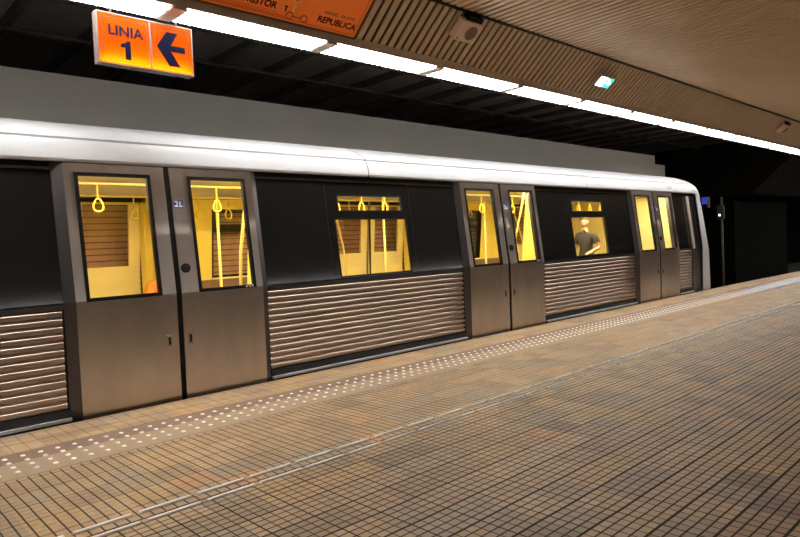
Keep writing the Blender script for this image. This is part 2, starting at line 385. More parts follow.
# ================================================================== TACTILE PAVING
st = empty('tactile_warning_strip', (0, 4.7, 0), 'long tactile strip of bright metal studs along the platform edge', 'tactile paving')
org = (0, 4.7, 0)
MB().box(-3, 22, 4.39, 4.99, .0005, .003).build('strip_base', 'tiles', st, (0, 0, 0)).location = (0, -4.7, 0)
def stud(b, x, y):
    seg = 10
    for (r0, z0), (r1, z1) in (((.017, .003), (.0155, .008)), ((.0155, .008), (.009, .0105))):
        vs = [(x + r0 * math.cos(a), y + r0 * math.sin(a), z0) for a in [2 * math.pi * k / seg for k in range(seg)]] + [(x + r1 * math.cos(a), y + r1 * math.sin(a), z1) for a in [2 * math.pi * k / seg for k in range(seg)]]
        b.add(vs, [(k, (k + 1) % seg, seg + (k + 1) % seg, seg + k) for k in range(seg)])
    b.add([(x + .009 * math.cos(2 * math.pi * k / seg), y + .009 * math.sin(2 * math.pi * k / seg), .0105) for k in range(seg)], [tuple(range(seg))])
sb = MB(); stud(sb, 0, 0); s0 = sb.build('stud', 'metal_w', st)
first = True; rest = MB()
for i in range(-12, 186):
    for j in range(4):
        x, y = .910 + .1075 * i, 4.872 - .1185 * j
        if 0 <= i < 25:
            o = s0 if first else s0.copy()
            if not first: COL.objects.link(o)
            first = False; o.parent = st; o.location = (x, y - 4.7, 0)
        else: stud(rest, x, y)
tag(rest.build('studs', 'metal_w', st, org), kind='stuff')
struct(MB().box(13.6, 22.5, 4.38, 4.74, .002, .006).build('trim_glare', 'pale'))  # bright floor reflection put in as a pale strip

bar0 = MB()
seg = 8; L = .282
pr = [(-.0105, .0005), (-.010, .008), (-.005, .0115), (.005, .0115), (.010, .008), (.0105, .0005)]
vs = [(.004, *p) for p in pr] + [(L - .004, *p) for p in pr] + [(0, p[0] * .6, p[1] * .5) for p in pr] + [(L, p[0] * .6, p[1] * .5) for p in pr]
m_ = len(pr)
fs = [(i, i + 1, m_ + i + 1, m_ + i) for i in range(m_ - 1)] + [(i, i + 1, 2 * m_ + i + 1, 2 * m_ + i) for i in range(m_ - 1)] + [(m_ + i, m_ + i + 1, 3 * m_ + i + 1, 3 * m_ + i) for i in range(m_ - 1)] + [tuple(range(2 * m_, 3 * m_)), tuple(range(3 * m_, 4 * m_))]
bar0.add(vs, fs)
gb = bar0.build('guide_bar', 'bar')
for r_, (yy, dx) in enumerate(((3.278, .008), (3.148, 0))):
    for k in range(-3, 62):
        o = gb if (r_ == 0 and k == -3) else gb.copy()
        if o is not gb: COL.objects.link(o)
        o.location = (1.175 + dx + .3165 * k, yy, 0)
        tag(o, ('short bright metal guide bar in the row nearer the train', 'short bright metal guide bar in the row farther from the train')[r_], 'guide bar', ('guide bars nearer the train', 'guide bars farther from the train')[r_])

# ================================================================== THE TRAIN
TO = (5.2, 7.2, -1.15)
train = empty('metro_train_car', TO, 'silver and black metro car with white roof standing at the platform', 'train')
X0, X1 = -4.0, 14.5
YF = 5.60; YR = 2 * 7.2 - YF
def yd(z, base=YF):                                 # outer skin leans inward above the belt line
    return base + (0.016 * (0.96 - z) if z < .96 else (z - .96) * .13 / 1.12)
def skin(x0, x1, z0, z1, base, holes=(), extra_z=()):   # front quads with rectangular openings
    b = MB()
    xs = sorted({x0, x1, *[h[0] for h in holes], *[h[1] for h in holes]}); zs = sorted({z0, z1, *[h[2] for h in holes], *[h[3] for h in holes], *[z for z in (.96, *extra_z) if z0 < z < z1]})
    for i in range(len(xs) - 1):
        for j in range(len(zs) - 1):
            a, c, d, e = xs[i], xs[i + 1], zs[j], zs[j + 1]; mx, mz = (a + c) / 2, (d + e) / 2
            if any(h[0] < mx < h[1] and h[2] < mz < h[3] for h in holes): continue
            b.add([(a, yd(d, base), d), (c, yd(d, base), d), (c, yd(e, base), e), (a, yd(e, base), e)], [(0, 1, 2, 3)])
    return b
def rect_frame(x0, x1, z0, z1, w, base, depth, mir=False):
    b = MB()
    for (a, c, d, e) in ((x0, x1, z0, z0 + w), (x0, x1, z1 - w, z1), (x0, x0 + w, z0 + w, z1 - w), (x1 - w, x1, z0 + w, z1 - w)):
        b.hexa([(a, yd(d, base), d), (c, yd(d, base), d), (c, yd(d, base) + depth, d), (a, yd(d, base) + depth, d)], [(a, yd(e, base), e), (c, yd(e, base), e), (c, yd(e, base) + depth, e), (a, yd(e, base) + depth, e)])
    return b
def pane(x0, x1, z0, z1, base):
    return MB().add([(x0, yd(z0, base), z0), (x1, yd(z0, base), z0), (x1, yd(z1, base), z1), (x0, yd(z1, base), z1)], [(0, 1, 2, 3)])
class Mirror:                                       # flips a builder to the far side of the car
    def __call__(s, b): b.v = [Vector((v.x, 14.4 - v.y, v.z)) for v in b.v]; return b
mirror = Mirror()
CS = [2.50, 7.46, 12.37, -2.46]
for c in CS:
    near_any = True
    for side in (-1, 1):
        for far_side in (False, True):
            mm = mirror if far_side else (lambda q: q)
            if side < 0: x0, x1, g0, g1 = c - .875, c - .026, c - .765, c - .185
            else: x0, x1, g0, g1 = c + .026, c + .875, c + .225, c + .77
            if far_side:
                g0, g1 = (c - .74, c - .17) if side < 0 else (c + .15, c + .73)
            hole = (g0 - .028, g1 + .028, (1.17 if far_side else .955), 2.04)
            leaf = mm(skin(x0, x1, -.04, 2.118, YF, [hole])).build('door_leaf', 'cream' if far_side else 'steel', train, TO, solid=0)
            md = leaf.modifiers.new('solid', 'SOLIDIFY'); md.thickness = .03; md.offset = 1 if far_side else -1
            md.offset = -1
            mm(rect_frame(g0 - .03, g1 + .03, hole[2] - .002, 2.043, .03, YF - .006, .04)).build('window_frame', 'rubber' if not far_side else 'cream', leaf, TO)
            mm(pane(g0, g1, hole[2] + .028, 2.013, YF + .012)).build('window_pane', 'glass', leaf, TO)
            if not far_side:
                # recessed pull with keyhole
                hx = c - .115 if side < 0 else c + .085
                MB().box(hx - .024, hx + .024, YF + .000, YF + .004, .482, .592).build('handle_plate', 'plate', leaf, TO, bevel=.003)
                MB().box(hx - .010, hx + .010, YF - .003, YF + .002, .503, .572).build('handle_slot', 'rubber', leaf, TO)
                if side > 0:
                    h = MB().disc((c + .085, yd(1.185) - .014, 1.185), .043, .02, 24).build('door_button', 'rubber', leaf, TO)
                    q = MB().tube([(c + .085 + .026 * math.cos(a * math.pi / 10), yd(1.185) - .014, 1.185 + .026 * math.sin(a * math.pi / 10)) for a in range(20)], .003, 6, closed=True)
                    q.disc((c + .085, yd(1.185) - .018, 1.185), .010, .006, 12); q.build('button_ring', 'steel_d', leaf, TO)
                    stx = c + .085; yy = yd(1.78) - .003
                    rr = Matrix.Translation((stx, yy, 1.78)) @ Matrix.Rotation(-math.atan(.116), 4, 'X')
                    MB().box(-.045, .045, -.001, .003, -.038, .038, rr).build('door_sticker', 'bluep', leaf, TO)
                    MB().box(-.042, -.02, -.003, 0, .015, .03, rr).box(-.02, -.008, -.003, 0, -.03, .03, rr).box(-.040, -.02, -.003, 0, -.03, -.01, rr).box(.006, .020, -.003, 0, -.01, .022, rr).box(.0, .036, -.003, 0, -.03, -.014, rr).build('sticker_print', 'whitep', leaf, TO)
                    MB().box(g1 - .09, g1 - .075, YF - .009, YF - .006, .962, .975).box(g1 - .06, g1 - .03, YF - .009, YF - .006, .962, .975).box(g1 - .02, g1 - .008, YF - .009, YF - .006, .962, .985).build('frame_print', 'whitep', leaf, TO)
    # bevelled posts each side of the pair and the dark seam
    for sgn in (-1, 1):
        a = c + sgn * .877; e = c + sgn * .955
        b = MB()
        for z0, z1 in ((-.04, .96), (.96, 2.118)):
            q0 = [(a, yd(z0) - .0, z0), (e, yd(z0, YF + .05), z0), (e, yd(z0) + .15, z0), (a, yd(z0) + .15, z0)]
            q1 = [(a, yd(z1) - .0, z1), (e, yd(z1, YF + .05), z1), (e, yd(z1) + .15, z1), (a, yd(z1) + .15, z1)]
            b.hexa(q0, q1)
        b.build('door_post', 'steel_d', train, TO)
    b = MB()
    for z0, z1 in ((-.04, .96), (.96, 2.115)):
        b.hexa([(c - .03, yd(z0) + .008, z0), (c + .03, yd(z0) + .008, z0), (c + .03, yd(z0) + .06, z0), (c - .03, yd(z0) + .06, z0)],
               [(c - .03, yd(z1) + .008, z1), (c + .03, yd(z1) + .008, z1), (c + .03, yd(z1) + .06, z1), (c - .03, yd(z1) + .06, z1)])
    b.build('door_seal', 'rubber', train, TO)

PB = YF + .055                                      # recessed wall sections between doors
def louvre(x0, x1):
    poly = []; z = .09; nr = 13; pitch = (.905 - .09) / nr
    for k in range(nr):
        z0 = z + k * pitch
        for t, d in ((0, .036), (.09, .034), (.13, .010), (.19, .002), (.26, 0), (.72, 0), (.79, .0044), (.84, .012), (.87, .034)):
            poly.append((yd(z0 + t * pitch, PB) + d - .012, z0 + t * pitch))
    poly.append((yd(.905, PB) + .01, .905))
    b = MB(); b.extrude_x(poly, x0, x1, closed=False, caps=False)
    # shut the ends
    back = [(PB + .05, .09)] + poly + [(PB + .05, .905)]
    b.extrude_x([(PB + .03, .09), (PB + .03, .905)], x0, x1, closed=False, caps=False)
    return b
def side_section(x0, x1, windows=True, cab=False):
    for far_side in (False, True):
        mm = mirror if far_side else (lambda q: q)
        c = (x0 + x1) / 2
        lv = mm(louvre(x0, x1 - .02)).build('ribbed_panel', 'ridge', train, TO)
        mm(MB().box(x0, x1, PB - .004, PB + .04, .905, .945)).build('belt_strip', 'steel_d', train, TO)
        mm(MB().box(x0, x1, PB - .0, PB + .05, .015, .085)).build('sill_step', 'under', train, TO)
        mm(MB().box(x0, x1, PB - .03, PB + .02, -.005, .018)).build('sill_edge', 'sill', train, TO)
        if not windows:
            mm(skin(x0, x1, .945, 2.07, PB)).build('window_panel', 'black', train, TO, solid=.02); continue
        w0, w1 = c - .555, c + .565; v0, v1 = c - .485, c + .515
        mm(skin(x0, c - .655, .945, 2.055, PB)).build('glazed_side_panel', 'black', train, TO, solid=.02)
        mm(skin(c + .665, x1, .945, 2.055, PB)).build('glazed_side_panel', 'black', train, TO, solid=.02)
        wp = mm(skin(c - .65, c + .66, .945, 2.055, PB, [(w0, w1, .975, 1.63), (v0, v1, 1.725, 1.905)])).build('window_panel', 'black', train, TO, solid=.02)
        mm(pane(w0, w1, .975, 1.63, PB + .01)).build('window_pane', 'glass', wp, TO)
        mm(pane(v0, v1, 1.725, 1.905, PB + .01)).build('vent_pane', 'glass', wp, TO)
        # rounded corner beads round the openings
        mm(rect_frame(w0 - .008, w1 + .008, .967, 1.638, .016, PB - .002, .02)).build('window_bead', 'rubber', wp, TO)
        mm(rect_frame(v0 - .008, v1 + .008, 1.717, 1.913, .016, PB - .002, .02)).build('vent_bead', 'rubber', wp, TO)
        for xx in (c - .653, c + .663):
            mm(MB().hexa([(xx - .004, yd(.945, PB) + .0, .945), (xx + .004, yd(.945, PB) + .0, .945), (xx + .004, yd(.945, PB) + .02, .945), (xx - .004, yd(.945, PB) + .02, .945)],
                      [(xx - .004, yd(2.055, PB), 2.055), (xx + .004, yd(2.055, PB), 2.055), (xx + .004, yd(2.055, PB) + .02, 2.055), (xx - .004, yd(2.055, PB) + .02, 2.055)])).build('panel_joint', 'trim', train, TO)
PO = .955
side_section(CS[3] + PO, CS[0] - PO); side_section(CS[0] + PO, CS[1] - PO); side_section(CS[1] + PO, CS[2] - PO)
side_section(CS[2] + PO, 14.02, windows=False); side_section(X0, CS[3] - PO, windows=False)
# driver's end: pale pillar, cab side window
for far_side in (False, True):
    mm = mirror if far_side else (lambda q: q)
    p = mm(skin(14.02, 14.52, -.03, 2.07, PB - .02, [(14.13, 14.38, .99, 2.0)])).build('cab_side', 'steel_d', train, TO, solid=.02)
    mm(pane(14.13, 14.38, .99, 2.0, PB)).build('cab_side_window', 'black', p, TO)
    mm(rect_frame(14.02, 14.09, .93, 2.06, .034, PB - .05, .03)).build('cab_pillar', 'pillar', train, TO)
# gutter
for far_side in (False, True):
    mm = mirror if far_side else (lambda q: q)
    mm(MB().box(X0, X1, 5.80, 5.85, 2.04, 2.15)).build('gutter', 'rubber', train, TO)
    mm(MB().box(X0, X1, 5.785, 5.80, 2.062, 2.083)).build('gutter_rail', 'trim', train, TO)
RP = [(5.73, 2.128), (5.722, 2.15), (5.735, 2.24), (5.765, 2.315), (5.79, 2.322), (5.782, 2.34), (5.80, 2.357), (5.835, 2.385), (5.95, 2.45), (6.12, 2.515), (6.4, 2.575), (6.8, 2.61), (7.2, 2.62)]
RP = RP + [(14.4 - y, z) for y, z in RP[-2::-1]]
RPi = [(7.2 + (y - 7.2) * .975, z - .03) for y, z in RP]
def roof(x0, x1, name='roof_panel'):
    b = MB(); b.extrude_x(RP, x0, x1, closed=False, caps=False, smooth=True)
    b.extrude_x([(5.73, 2.128), (5.86, 2.135)], x0, x1, closed=False, caps=False)
    o = b.build(name, 'white', train, TO); return o
r1 = roof(X0, .03); r2 = roof(.04, 4.955); r3 = roof(4.967, 9.90); r4 = roof(9.91, 14.3)
for o in (r1, r2, r3, r4):
    md = o.modifiers.new('edge', 'EDGE_SPLIT'); md.split_angle = math.radians(22)
for xx in (.035, 4.961, 9.905):
    b = MB(); b.extrude_x([(7.2 + (y - 7.2) * .998, z - .006) for y, z in RP], xx - .02, xx + .02, closed=False, caps=False); b.build('roof_joint', 'rubber', train, TO)
text_mesh('car_number', '2116', .11, wall_text(13.12, 5.722, 2.225) @ Matrix.Rotation(-.12, 4, 'X'), 'numgrey', train, TO, .001)
# driver's end front shell
sec = RP + [(YR - .02 + .0, 2.0)] + [(YR - .0, .96), (YR, -.1)] + [(YF, -.1), (YF, .96), (5.70, 2.0)]
sec = list(RP) + [(14.4 - 5.705, 2.0), (14.4 - 5.60, .96), (14.4 - 5.62, -.25), (5.62, -.25), (5.60, .96), (5.705, 2.0)]
b = MB(); stations = [(14.3, 1, 1), (14.46, .999, .996), (14.6, .997, .985), (14.72, .99, .965), (14.82, .975, .935), (14.90, .94, .89), (14.95, .86, .81), (14.97, .7, .66)]
n = len(sec); vs = []
for xs_, sy, sz in stations:
    for (y, z) in sec: vs.append((xs_ + (.16 * (1 - max(z, -.3) / 2.0) if xs_ > 14.5 else 0) * min(1, (xs_ - 14.4) / .4), 7.2 + (y - 7.2) * sy, -.25 + (z + .25) * sz))
fs = []
for i in range(len(stations) - 1):
    for k in range(n):
        k2 = (k + 1) % n
        if i == 0 and not (k < len(RP) - 1): continue
        fs.append((i * n + k, i * n + k2, (i + 1) * n + k2, (i + 1) * n + k))
fs.append(tuple(range((len(stations) - 1) * n, len(stations) * n)))
b.add(vs, fs, True); fm = b.build('front_mask', 'white', train, TO)
md = fm.modifiers.new('edge', 'EDGE_SPLIT'); md.split_angle = math.radians(35)
MB().hexa([(15.08, 6.1, .95), (15.12, 6.1, .95), (15.12, 8.3, .95), (15.08, 8.3, .95)], [(14.98, 6.2, 1.75), (15.0, 6.2, 1.75), (15.0, 8.2, 1.75), (14.98, 8.2, 1.75)]).build('windscreen', 'black', fm, TO)
# underframe, end bulkheads
MB().box(X0, 14.3, 5.72, 8.68, -.3, -.06).box(X0, 14.3, 5.66, 5.70, -.55, 0).box(X0, 14.3, 8.70, 8.74, -.55, 0).build('underframe', 'under', train, TO)
for wx in (-2.3, -.2, 10.4, 12.5):
    for wy in (6.45, 7.95):
        MB().disc((wx, wy - .06, -.63), .36, .12, 28).disc((wx, wy - .08, -.63), .12, .16, 16).build('wheel', 'rail', train, TO)
    MB().tube([(wx, 6.4, -.63), (wx, 8.0, -.63)], .06, 12).build('axle', 'under', train, TO)
MB().box(X0, 13.9, 5.72, 8.68, -.055, -.03).build('cabin_floor', 'infloor', train, TO)
MB().box(X0, 13.9, 5.86, 8.54, 2.10, 2.12).build('cabin_ceiling', 'inwhite', train, TO)
MB().box(X0, X0 + .03, 5.84, 8.56, -.03, 2.10).build('end_wall', 'yellow', train, TO)
MB().box(13.62, 13.66, 5.84, 8.56, -.03, 2.10).build('cab_partition', 'cream', train, TO)
for yy in (5.93, 6.11):
    MB().box(X0 + .2, 13.4, yy - .06, yy + .06, 2.085, 2.098).build('ceiling_lamp_strip', 'tube', train, TO)
# interior lining round the windows (far and near sides)
for (a, c_) in ((CS[3] + .92, CS[0] - .92), (CS[0] + .92, CS[1] - .92), (CS[1] + .92, CS[2] - .92)):
    m0 = (a + c_) / 2
    for far_side in (False, True):
        mm = mirror if far_side else (lambda q: q)
        mm(skin(a, c_, -.03, 2.09, PB + .075, [(m0 - .6, m0 + .6, .95, 1.95)])).build('wall_lining', 'yellow', train, TO)
        mm(MB().box(m0 - .62, m0 + .62, PB + .09, PB + .13, .925, .955)).build('window_ledge', 'cream', train, TO)
        # bench: seat cushion, back, pedestal
        mm(MB().box(a + .12, c_ - .12, PB + .12, PB + .52, .36, .43)).build('bench_seat', 'seatm', train, TO, bevel=.015)
        mm(MB().box(a + .12, c_ - .12, PB + .11, PB + .17, .43, .93)).build('bench_back', 'seatm', train, TO, bevel=.015)
        mm(MB().box(a + .2, c_ - .2, PB + .12, PB + .42, -.03, .36)).build('bench_base', 'cream', train, TO)
        for xe in (a + .06, c_ - .08):              # draught screens beside the doors
            mm(MB().hexa([(xe, PB + .11, .1), (xe + .02, PB + .11, .1), (xe + .02, PB + .55, .1), (xe, PB + .55, .1)], [(xe, PB + .2, 2.0), (xe + .02, PB + .2, 2.0), (xe + .02, PB + .30, 2.0), (xe, PB + .30, 2.0)])).build('draught_screen', 'yellow', train, TO)
            mm(MB().tube([(xe + .01, PB + .60, -.02), (xe + .01, PB + .60, .9), (xe + .01, PB + .56, 1.3), (xe + .01, PB + .38, 1.9), (xe + .01, PB + .34, 2.08)], .017, 10)).build('grab_pole', 'pole', train, TO)
# handrails with straps, vertical poles
for yy in (6.55, 7.85):
    hr = MB().tube([(X0 + .3, yy, 2.045), (13.3, yy, 2.045)], .013, 8).build('overhead_rail', 'pole', train, TO)
    x = X0 + .7
    while x < 13.2:
        if all(abs(x - c) > .1 for c in CS):
            pts = [(x, yy, 2.04), (x, yy, 1.90)]
            b = MB().tube(pts, .008, 6)
            b.tube([(x + .045 * math.sin(t) * (1 - .35 * math.cos(t)), yy, 1.835 + .065 * math.cos(t)) for t in [2 * math.pi * k / 16 for k in range(16)]], .010, 6, closed=True)
            b.build('grab_strap', 'strap', hr, TO)
        x += .42
for px_ in (CS[0] + 1.15, CS[0] - 1.15, CS[1] + 1.2, CS[1] - 1.15, CS[2] + 1.0, CS[2] - 1.15, 4.98, 9.9):
    MB().tube([(px_, 7.0, -.03), (px_, 7.0, 2.1)], .018, 10).build('standing_pole', 'pole', train, TO)
for c in CS:                                        # door jambs and header on the far side seen through the glass
    for xe in (c - .92, c + .88):
        MB().box(xe, xe + .04, 8.55, 8.72, -.03, 2.09).build('door_jamb', 'yellow', train, TO)
    MB().hexa([(c - .012, 8.735, -.03), (c + .012, 8.735, -.03), (c + .012, 8.75, -.03), (c - .012, 8.75, -.03)], [(c - .012, 8.62, 2.09), (c + .012, 8.62, 2.09), (c + .012, 8.64, 2.09), (c - .012, 8.64, 2.09)]).build('inner_door_seal', 'rubber', train, TO)
    MB().disc((c - .07, 8.72, 1.45), .04, .02, 16).build('inner_door_button', 'rubber', train, TO)
MB().box(12.72, 12.80, 5.80, 5.803, 1.86, 1.97).build('window_notice', 'whitep', train, TO)

# ================================================================== SIGNS
sg = empty('hanging_line_sign', (2.24, 5.34, 2.87), 'orange and yellow LINIA 1 sign with a dark blue arrow hanging above the train', 'sign')
so = (2.24, 5.34, 2.87)
sx0, sx1, sz0, sz1 = 1.825, 2.605, 2.875, 3.265
b = MB().box(sx0, sx1, 5.285, 5.37, sz0 - .012, sz0).box(sx0, sx1, 5.285, 5.37, sz1, sz1 + .01).box(sx0 - .01, sx0, 5.285, 5.37, sz0 - .012, sz1 + .01).box(sx1, sx1 + .01, 5.285, 5.37, sz0 - .012, sz1 + .01)
b.build('frame', 'signframe', sg, so)
MB().box(sx0, sx1, 5.285, 5.289, sz0, sz1).build('face', 'trans', sg, so)
MB().box(sx0, sx1, 5.365, 5.368, sz0, sz1).build('back_panel', 'trim', sg, so)
MB().tube([(sx0 + .02, 5.325, sz0 + .02), (sx1 - .02, 5.325, sz0 + .02)], .012, 8).build('tube_lamp', 'signtube', sg, so)
xm = 2.24
MB().box(xm - .006, xm + .006, 5.280, 5.285, sz0, sz1).build('centre_bar', 'signframe', sg, so)
def line_frame(x0, x1, z0, z1, y, w=.003):
    return MB().box(x0, x1, y - .001, y, z0, z0 + w).box(x0, x1, y - .001, y, z1 - w, z1).box(x0, x0 + w, y - .001, y, z0, z1).box(x1 - w, x1, y - .001, y, z0, z1)
line_frame(sx0 + .03, xm - .025, sz0 + .025, sz1 - .03, 5.285).build('border_line', 'inkthin', sg, so)
line_frame(xm + .025, sx1 - .03, sz0 + .025, sz1 - .03, 5.285).build('border_line', 'inkthin', sg, so)
text_mesh('lettering', 'LINIA', .115, wall_text(2.04, 5.284, 3.135), 'ink', sg, so, .001, .0022, 1.0)

ar = [(2.335, 3.085), (2.425, 3.215), (2.52, 3.215), (2.455, 3.105), (2.58, 3.105), (2.58, 3.055), (2.455, 3.055), (2.535, 2.93), (2.435, 2.93)]
def flat(poly, y0, y1):
    n = len(poly); vs = [(p[0], y0, p[1]) for p in poly] + [(p[0], y1, p[1]) for p in poly]
    return MB().add(vs, [tuple(range(n)), tuple(range(n, 2 * n))[::-1]] + [(i, (i + 1) % n, n + (i + 1) % n, n + i) for i in range(n)])
flat([(2.03, 2.915), (2.075, 2.915), (2.075, 3.065), (2.045, 3.065), (2.035, 3.05), (1.995, 3.035), (1.995, 3.01), (2.03, 3.012)], 5.2825, 5.285).build('numeral', 'ink', sg, so)
ar = [(x_ - .04, z_ - .01) for x_, z_ in ar]
flat(ar, 5.2825, 5.285).build('arrow', 'ink', sg, so)
for xx in (1.95, 2.5):
    MB().tube([(xx, 5.345, 3.29), (xx, 5.345, 3.35)], .01, 8).build('hanger', 'beam', sg, so)

mo = bulk(3.0, .05, .06)
mp = empty('map_sign', mo, 'large orange line map sign reading DRISTOR 1 and REPUBLICA on the sloped slats', 'sign')
FR = bulk_frame(0, 0, .05)
mx0, mx1, my0, my1 = 1.2, 4.20, .055, .60
MB().box(mx0, mx1, my0, my1, -.03, .0, FR).build('face_panel', 'orange', mp, mo)
MB().box(mx0, mx1, my0 - .014, my0, -.035, .012, FR).box(mx0, mx1, my1, my1 + .014, -.035, .012, FR).box(mx1, mx1 + .014, my0 - .014, my1 + .014, -.035, .012, FR).box(mx0 - .014, mx0, my0 - .014, my1 + .014, -.035, .012, FR).build('frame', 'dkframe', mp, mo)
MB().box(mx0 + .02, mx1 - .03, my0 + .02, my0 + .024, 0, .001, FR).box(mx1 - .034, mx1 - .03, my0 + .02, my1 - .02, 0, .001, FR).build('border_line', 'inkthin', mp, mo)
def slope_text(x, s): return bulk_frame(x, s, .0515)
text_mesh('lettering', 'DRISTOR', .088, slope_text(3.06, .175), 'ink', mp, mo, .0005, .003, 1.0)
MB().box(3.335, 3.35, .145, .205, 0, .0015, FR).box(3.318, 3.336, .186, .197, 0, .0015, FR).build('numeral', 'ink', mp, mo)
text_mesh('lettering', 'REPUBLICA', .088, slope_text(3.93, .155), 'ink', mp, mo, .0005, .002, 1.05)
text_mesh('small_lettering', 'ANGHEL  SALIGNY', .045, slope_text(3.93, .235), 'inkthin', mp, mo, .0005, .0)
text_mesh('small_lettering', 'TITAN  NICOLAE GRIGORESCU  1 DECEMBRIE 1918', .028, slope_text(2.95, .115), 'red', mp, mo, .0005, .0)
q = MB().box(mx0 + .05, 3.36, .088, .096, 0, .002, FR)
for (qx, qy) in ((3.40, .115), (3.56, .115)):
    q.tube([(qx + .035 * math.cos(a * .3927), qy + .035 * math.sin(a * .3927), .003) for a in range(16)], .006, 6, closed=True, mtx=FR)
q.box(3.435, 3.525, .110, .120, 0, .003, FR); q.build('route_line', 'red', mp, mo)
q = MB().tube([(3.42 + .04 * math.cos(a * .3927), .30 + .04 * math.sin(a * .3927), .003) for a in range(16)], .006, 6, closed=True, mtx=FR)
q.box(3.41, 3.43, .16, .26, 0, .002, FR).box(3.95, 4.01, .44, .50, 0, .002, FR); q.build('map_mark', 'lightprint', mp, mo)

eo = bulk(8.75, .34, .1)
ex = empty('exit_sign', eo, 'small glowing green and white exit sign on the sloped slats', 'exit sign')
FE = bulk_frame(8.75, .34, .12)
MB().box(-.19, .19, -.085, .085, -.06, 0, FE).build('housing', 'housing', ex, eo, bevel=.006)
MB().box(-.18, .0, -.078, .078, 0, .004, FE).build('lit_panel', 'exitw', ex, eo)
MB().box(.0, .18, -.078, .078, 0, .004, FE).build('green_panel', 'exitg', ex, eo)
q = MB().box(.03, .12, -.012, .012, .004, .007, FE)
q.add([FE @ Vector(p) for p in ((.10, -.045, .006), (.165, 0, .006), (.10, .045, .006))], [(0, 1, 2)])
q.disc((.06, .05, .004), .018, .002, 12, 'z', mtx=FE)
q.build('arrow', 'exitw', ex, eo)
MB().box(-.03, .03, -.03, .03, -.12, -.06, FE).build('bracket', 'rubber', ex, eo)

def speaker(x, s, label, cat='loudspeaker', sc=1.0):
    o_ = bulk(x, s, .02); e = empty('loudspeaker', o_, label, cat); Fm = bulk_frame(x, s, .12) @ Matrix.Scale(sc, 4)
    MB().box(-.17, .17, -.125, .115, -.10, 0, Fm).build('cabinet', 'speaker', e, o_, bevel=.012)
    MB().disc((.03, 0, .0), .085, .006, 24, 'z', mtx=Fm).build('grille', 'grille', e, o_)
    q = MB().tube([(.03 + .09 * math.cos(a * .3), .09 * math.sin(a * .3), .003) for a in range(21)], .006, 6, closed=True, mtx=Fm); q.build('grille_ring', 'speaker', e, o_)
    MB().box(-.10, .14, .115, .165, -.12, -.03, Fm).build('bracket', 'rubber', e, o_)
    MB().disc((-.13, -.09, 0), .010, .003, 10, 'z', mtx=Fm).build('knob', 'rubber', e, o_)
speaker(5.58, .47, 'beige loudspeaker box on the sloped slats right of the orange map sign')
speaker(17.1, .40, 'small far loudspeaker box at the right edge of the sloped slats')

# ================================================================== FAR END OF THE STATION
MB_ = MB
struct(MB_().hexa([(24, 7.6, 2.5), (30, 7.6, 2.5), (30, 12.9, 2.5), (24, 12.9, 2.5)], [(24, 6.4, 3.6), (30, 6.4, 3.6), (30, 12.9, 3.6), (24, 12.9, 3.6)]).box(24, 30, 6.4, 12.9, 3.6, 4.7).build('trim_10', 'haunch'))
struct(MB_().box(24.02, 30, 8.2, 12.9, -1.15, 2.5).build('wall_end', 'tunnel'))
rb = MB_().box(26.8, 27.1, 6.15, 6.35, 2.6, 4.7); tag(rb.build('steel_support', 'redbeam'), 'dim red brown steel support hanging in the dark beyond the train', 'support')
po = empty('signal_post', (20.5, 7.35, -1.15), 'thin dark signal post with a small white lamp past the train nose', 'signal')
pp = (20.5, 7.35, -1.15)
MB_().tube([(20.5, 7.35, -1.15), (20.5, 7.35, 2.3)], .035, 10).build('post', 'beam', po, pp)
MB_().box(20.38, 20.46, 7.25, 7.45, 1.62, 2.05).build('signal_box', 'under', po, pp)
MB_().disc((20.37, 7.37, 1.75), .032, .012, 14, 'x').build('lamp', 'siglamp', po, pp)
MB_().box(20.3, 20.7, 7.15, 7.55, -1.15, -.95).build('foot', 'concrete', po, pp)
bo = empty('blue_sign', (19.5, 7.62, -1.15), 'small blue sign glowing dimly behind the train nose', 'sign'); bp_ = (19.5, 7.62, -1.15)
MB_().tube([(19.5, 7.62, -1.15), (19.5, 7.62, 2.4)], .025, 8).build('post', 'beam', bo, bp_)
MB_().box(19.44, 19.47, 7.38, 7.52, 2.08, 2.28).build('board', 'blue', bo, bp_)
MB_().box(19.43, 19.47, 7.30, 7.36, 1.97, 2.28).build('edge_strip', 'signframe', bo, bp_)
for i, (x, y, w, h, lab) in enumerate(((18.2, 6.35, .5, .75, 'pale concrete block nearest the train nose on the track bed'), (19.3, 6.25, .7, .9, 'pale concrete block behind the first one on the track bed'), (21.5, 6.2, .5, .8, 'low pale block farthest along the track bed'))):
    tag(MB_().box(x, x + w, y - .5, y - .1, -1.15, -1.15 + h).build('concrete_block', 'concrete', bevel=.02), lab, 'block')
for y in (6.45, 7.95):
    tag(MB_().box(-15.9, 59, y - .035, y + .035, -1.03, -1.0).box(-15.9, 59, y - .01, y + .01, -1.12, -1.03).box(-15.9, 59, y - .06, y + .06, -1.15, -1.12).build('running_rail', 'rail'), 'steel running rail ' + ('nearer the platform' if y < 7 else 'farther from the platform'), 'rail')

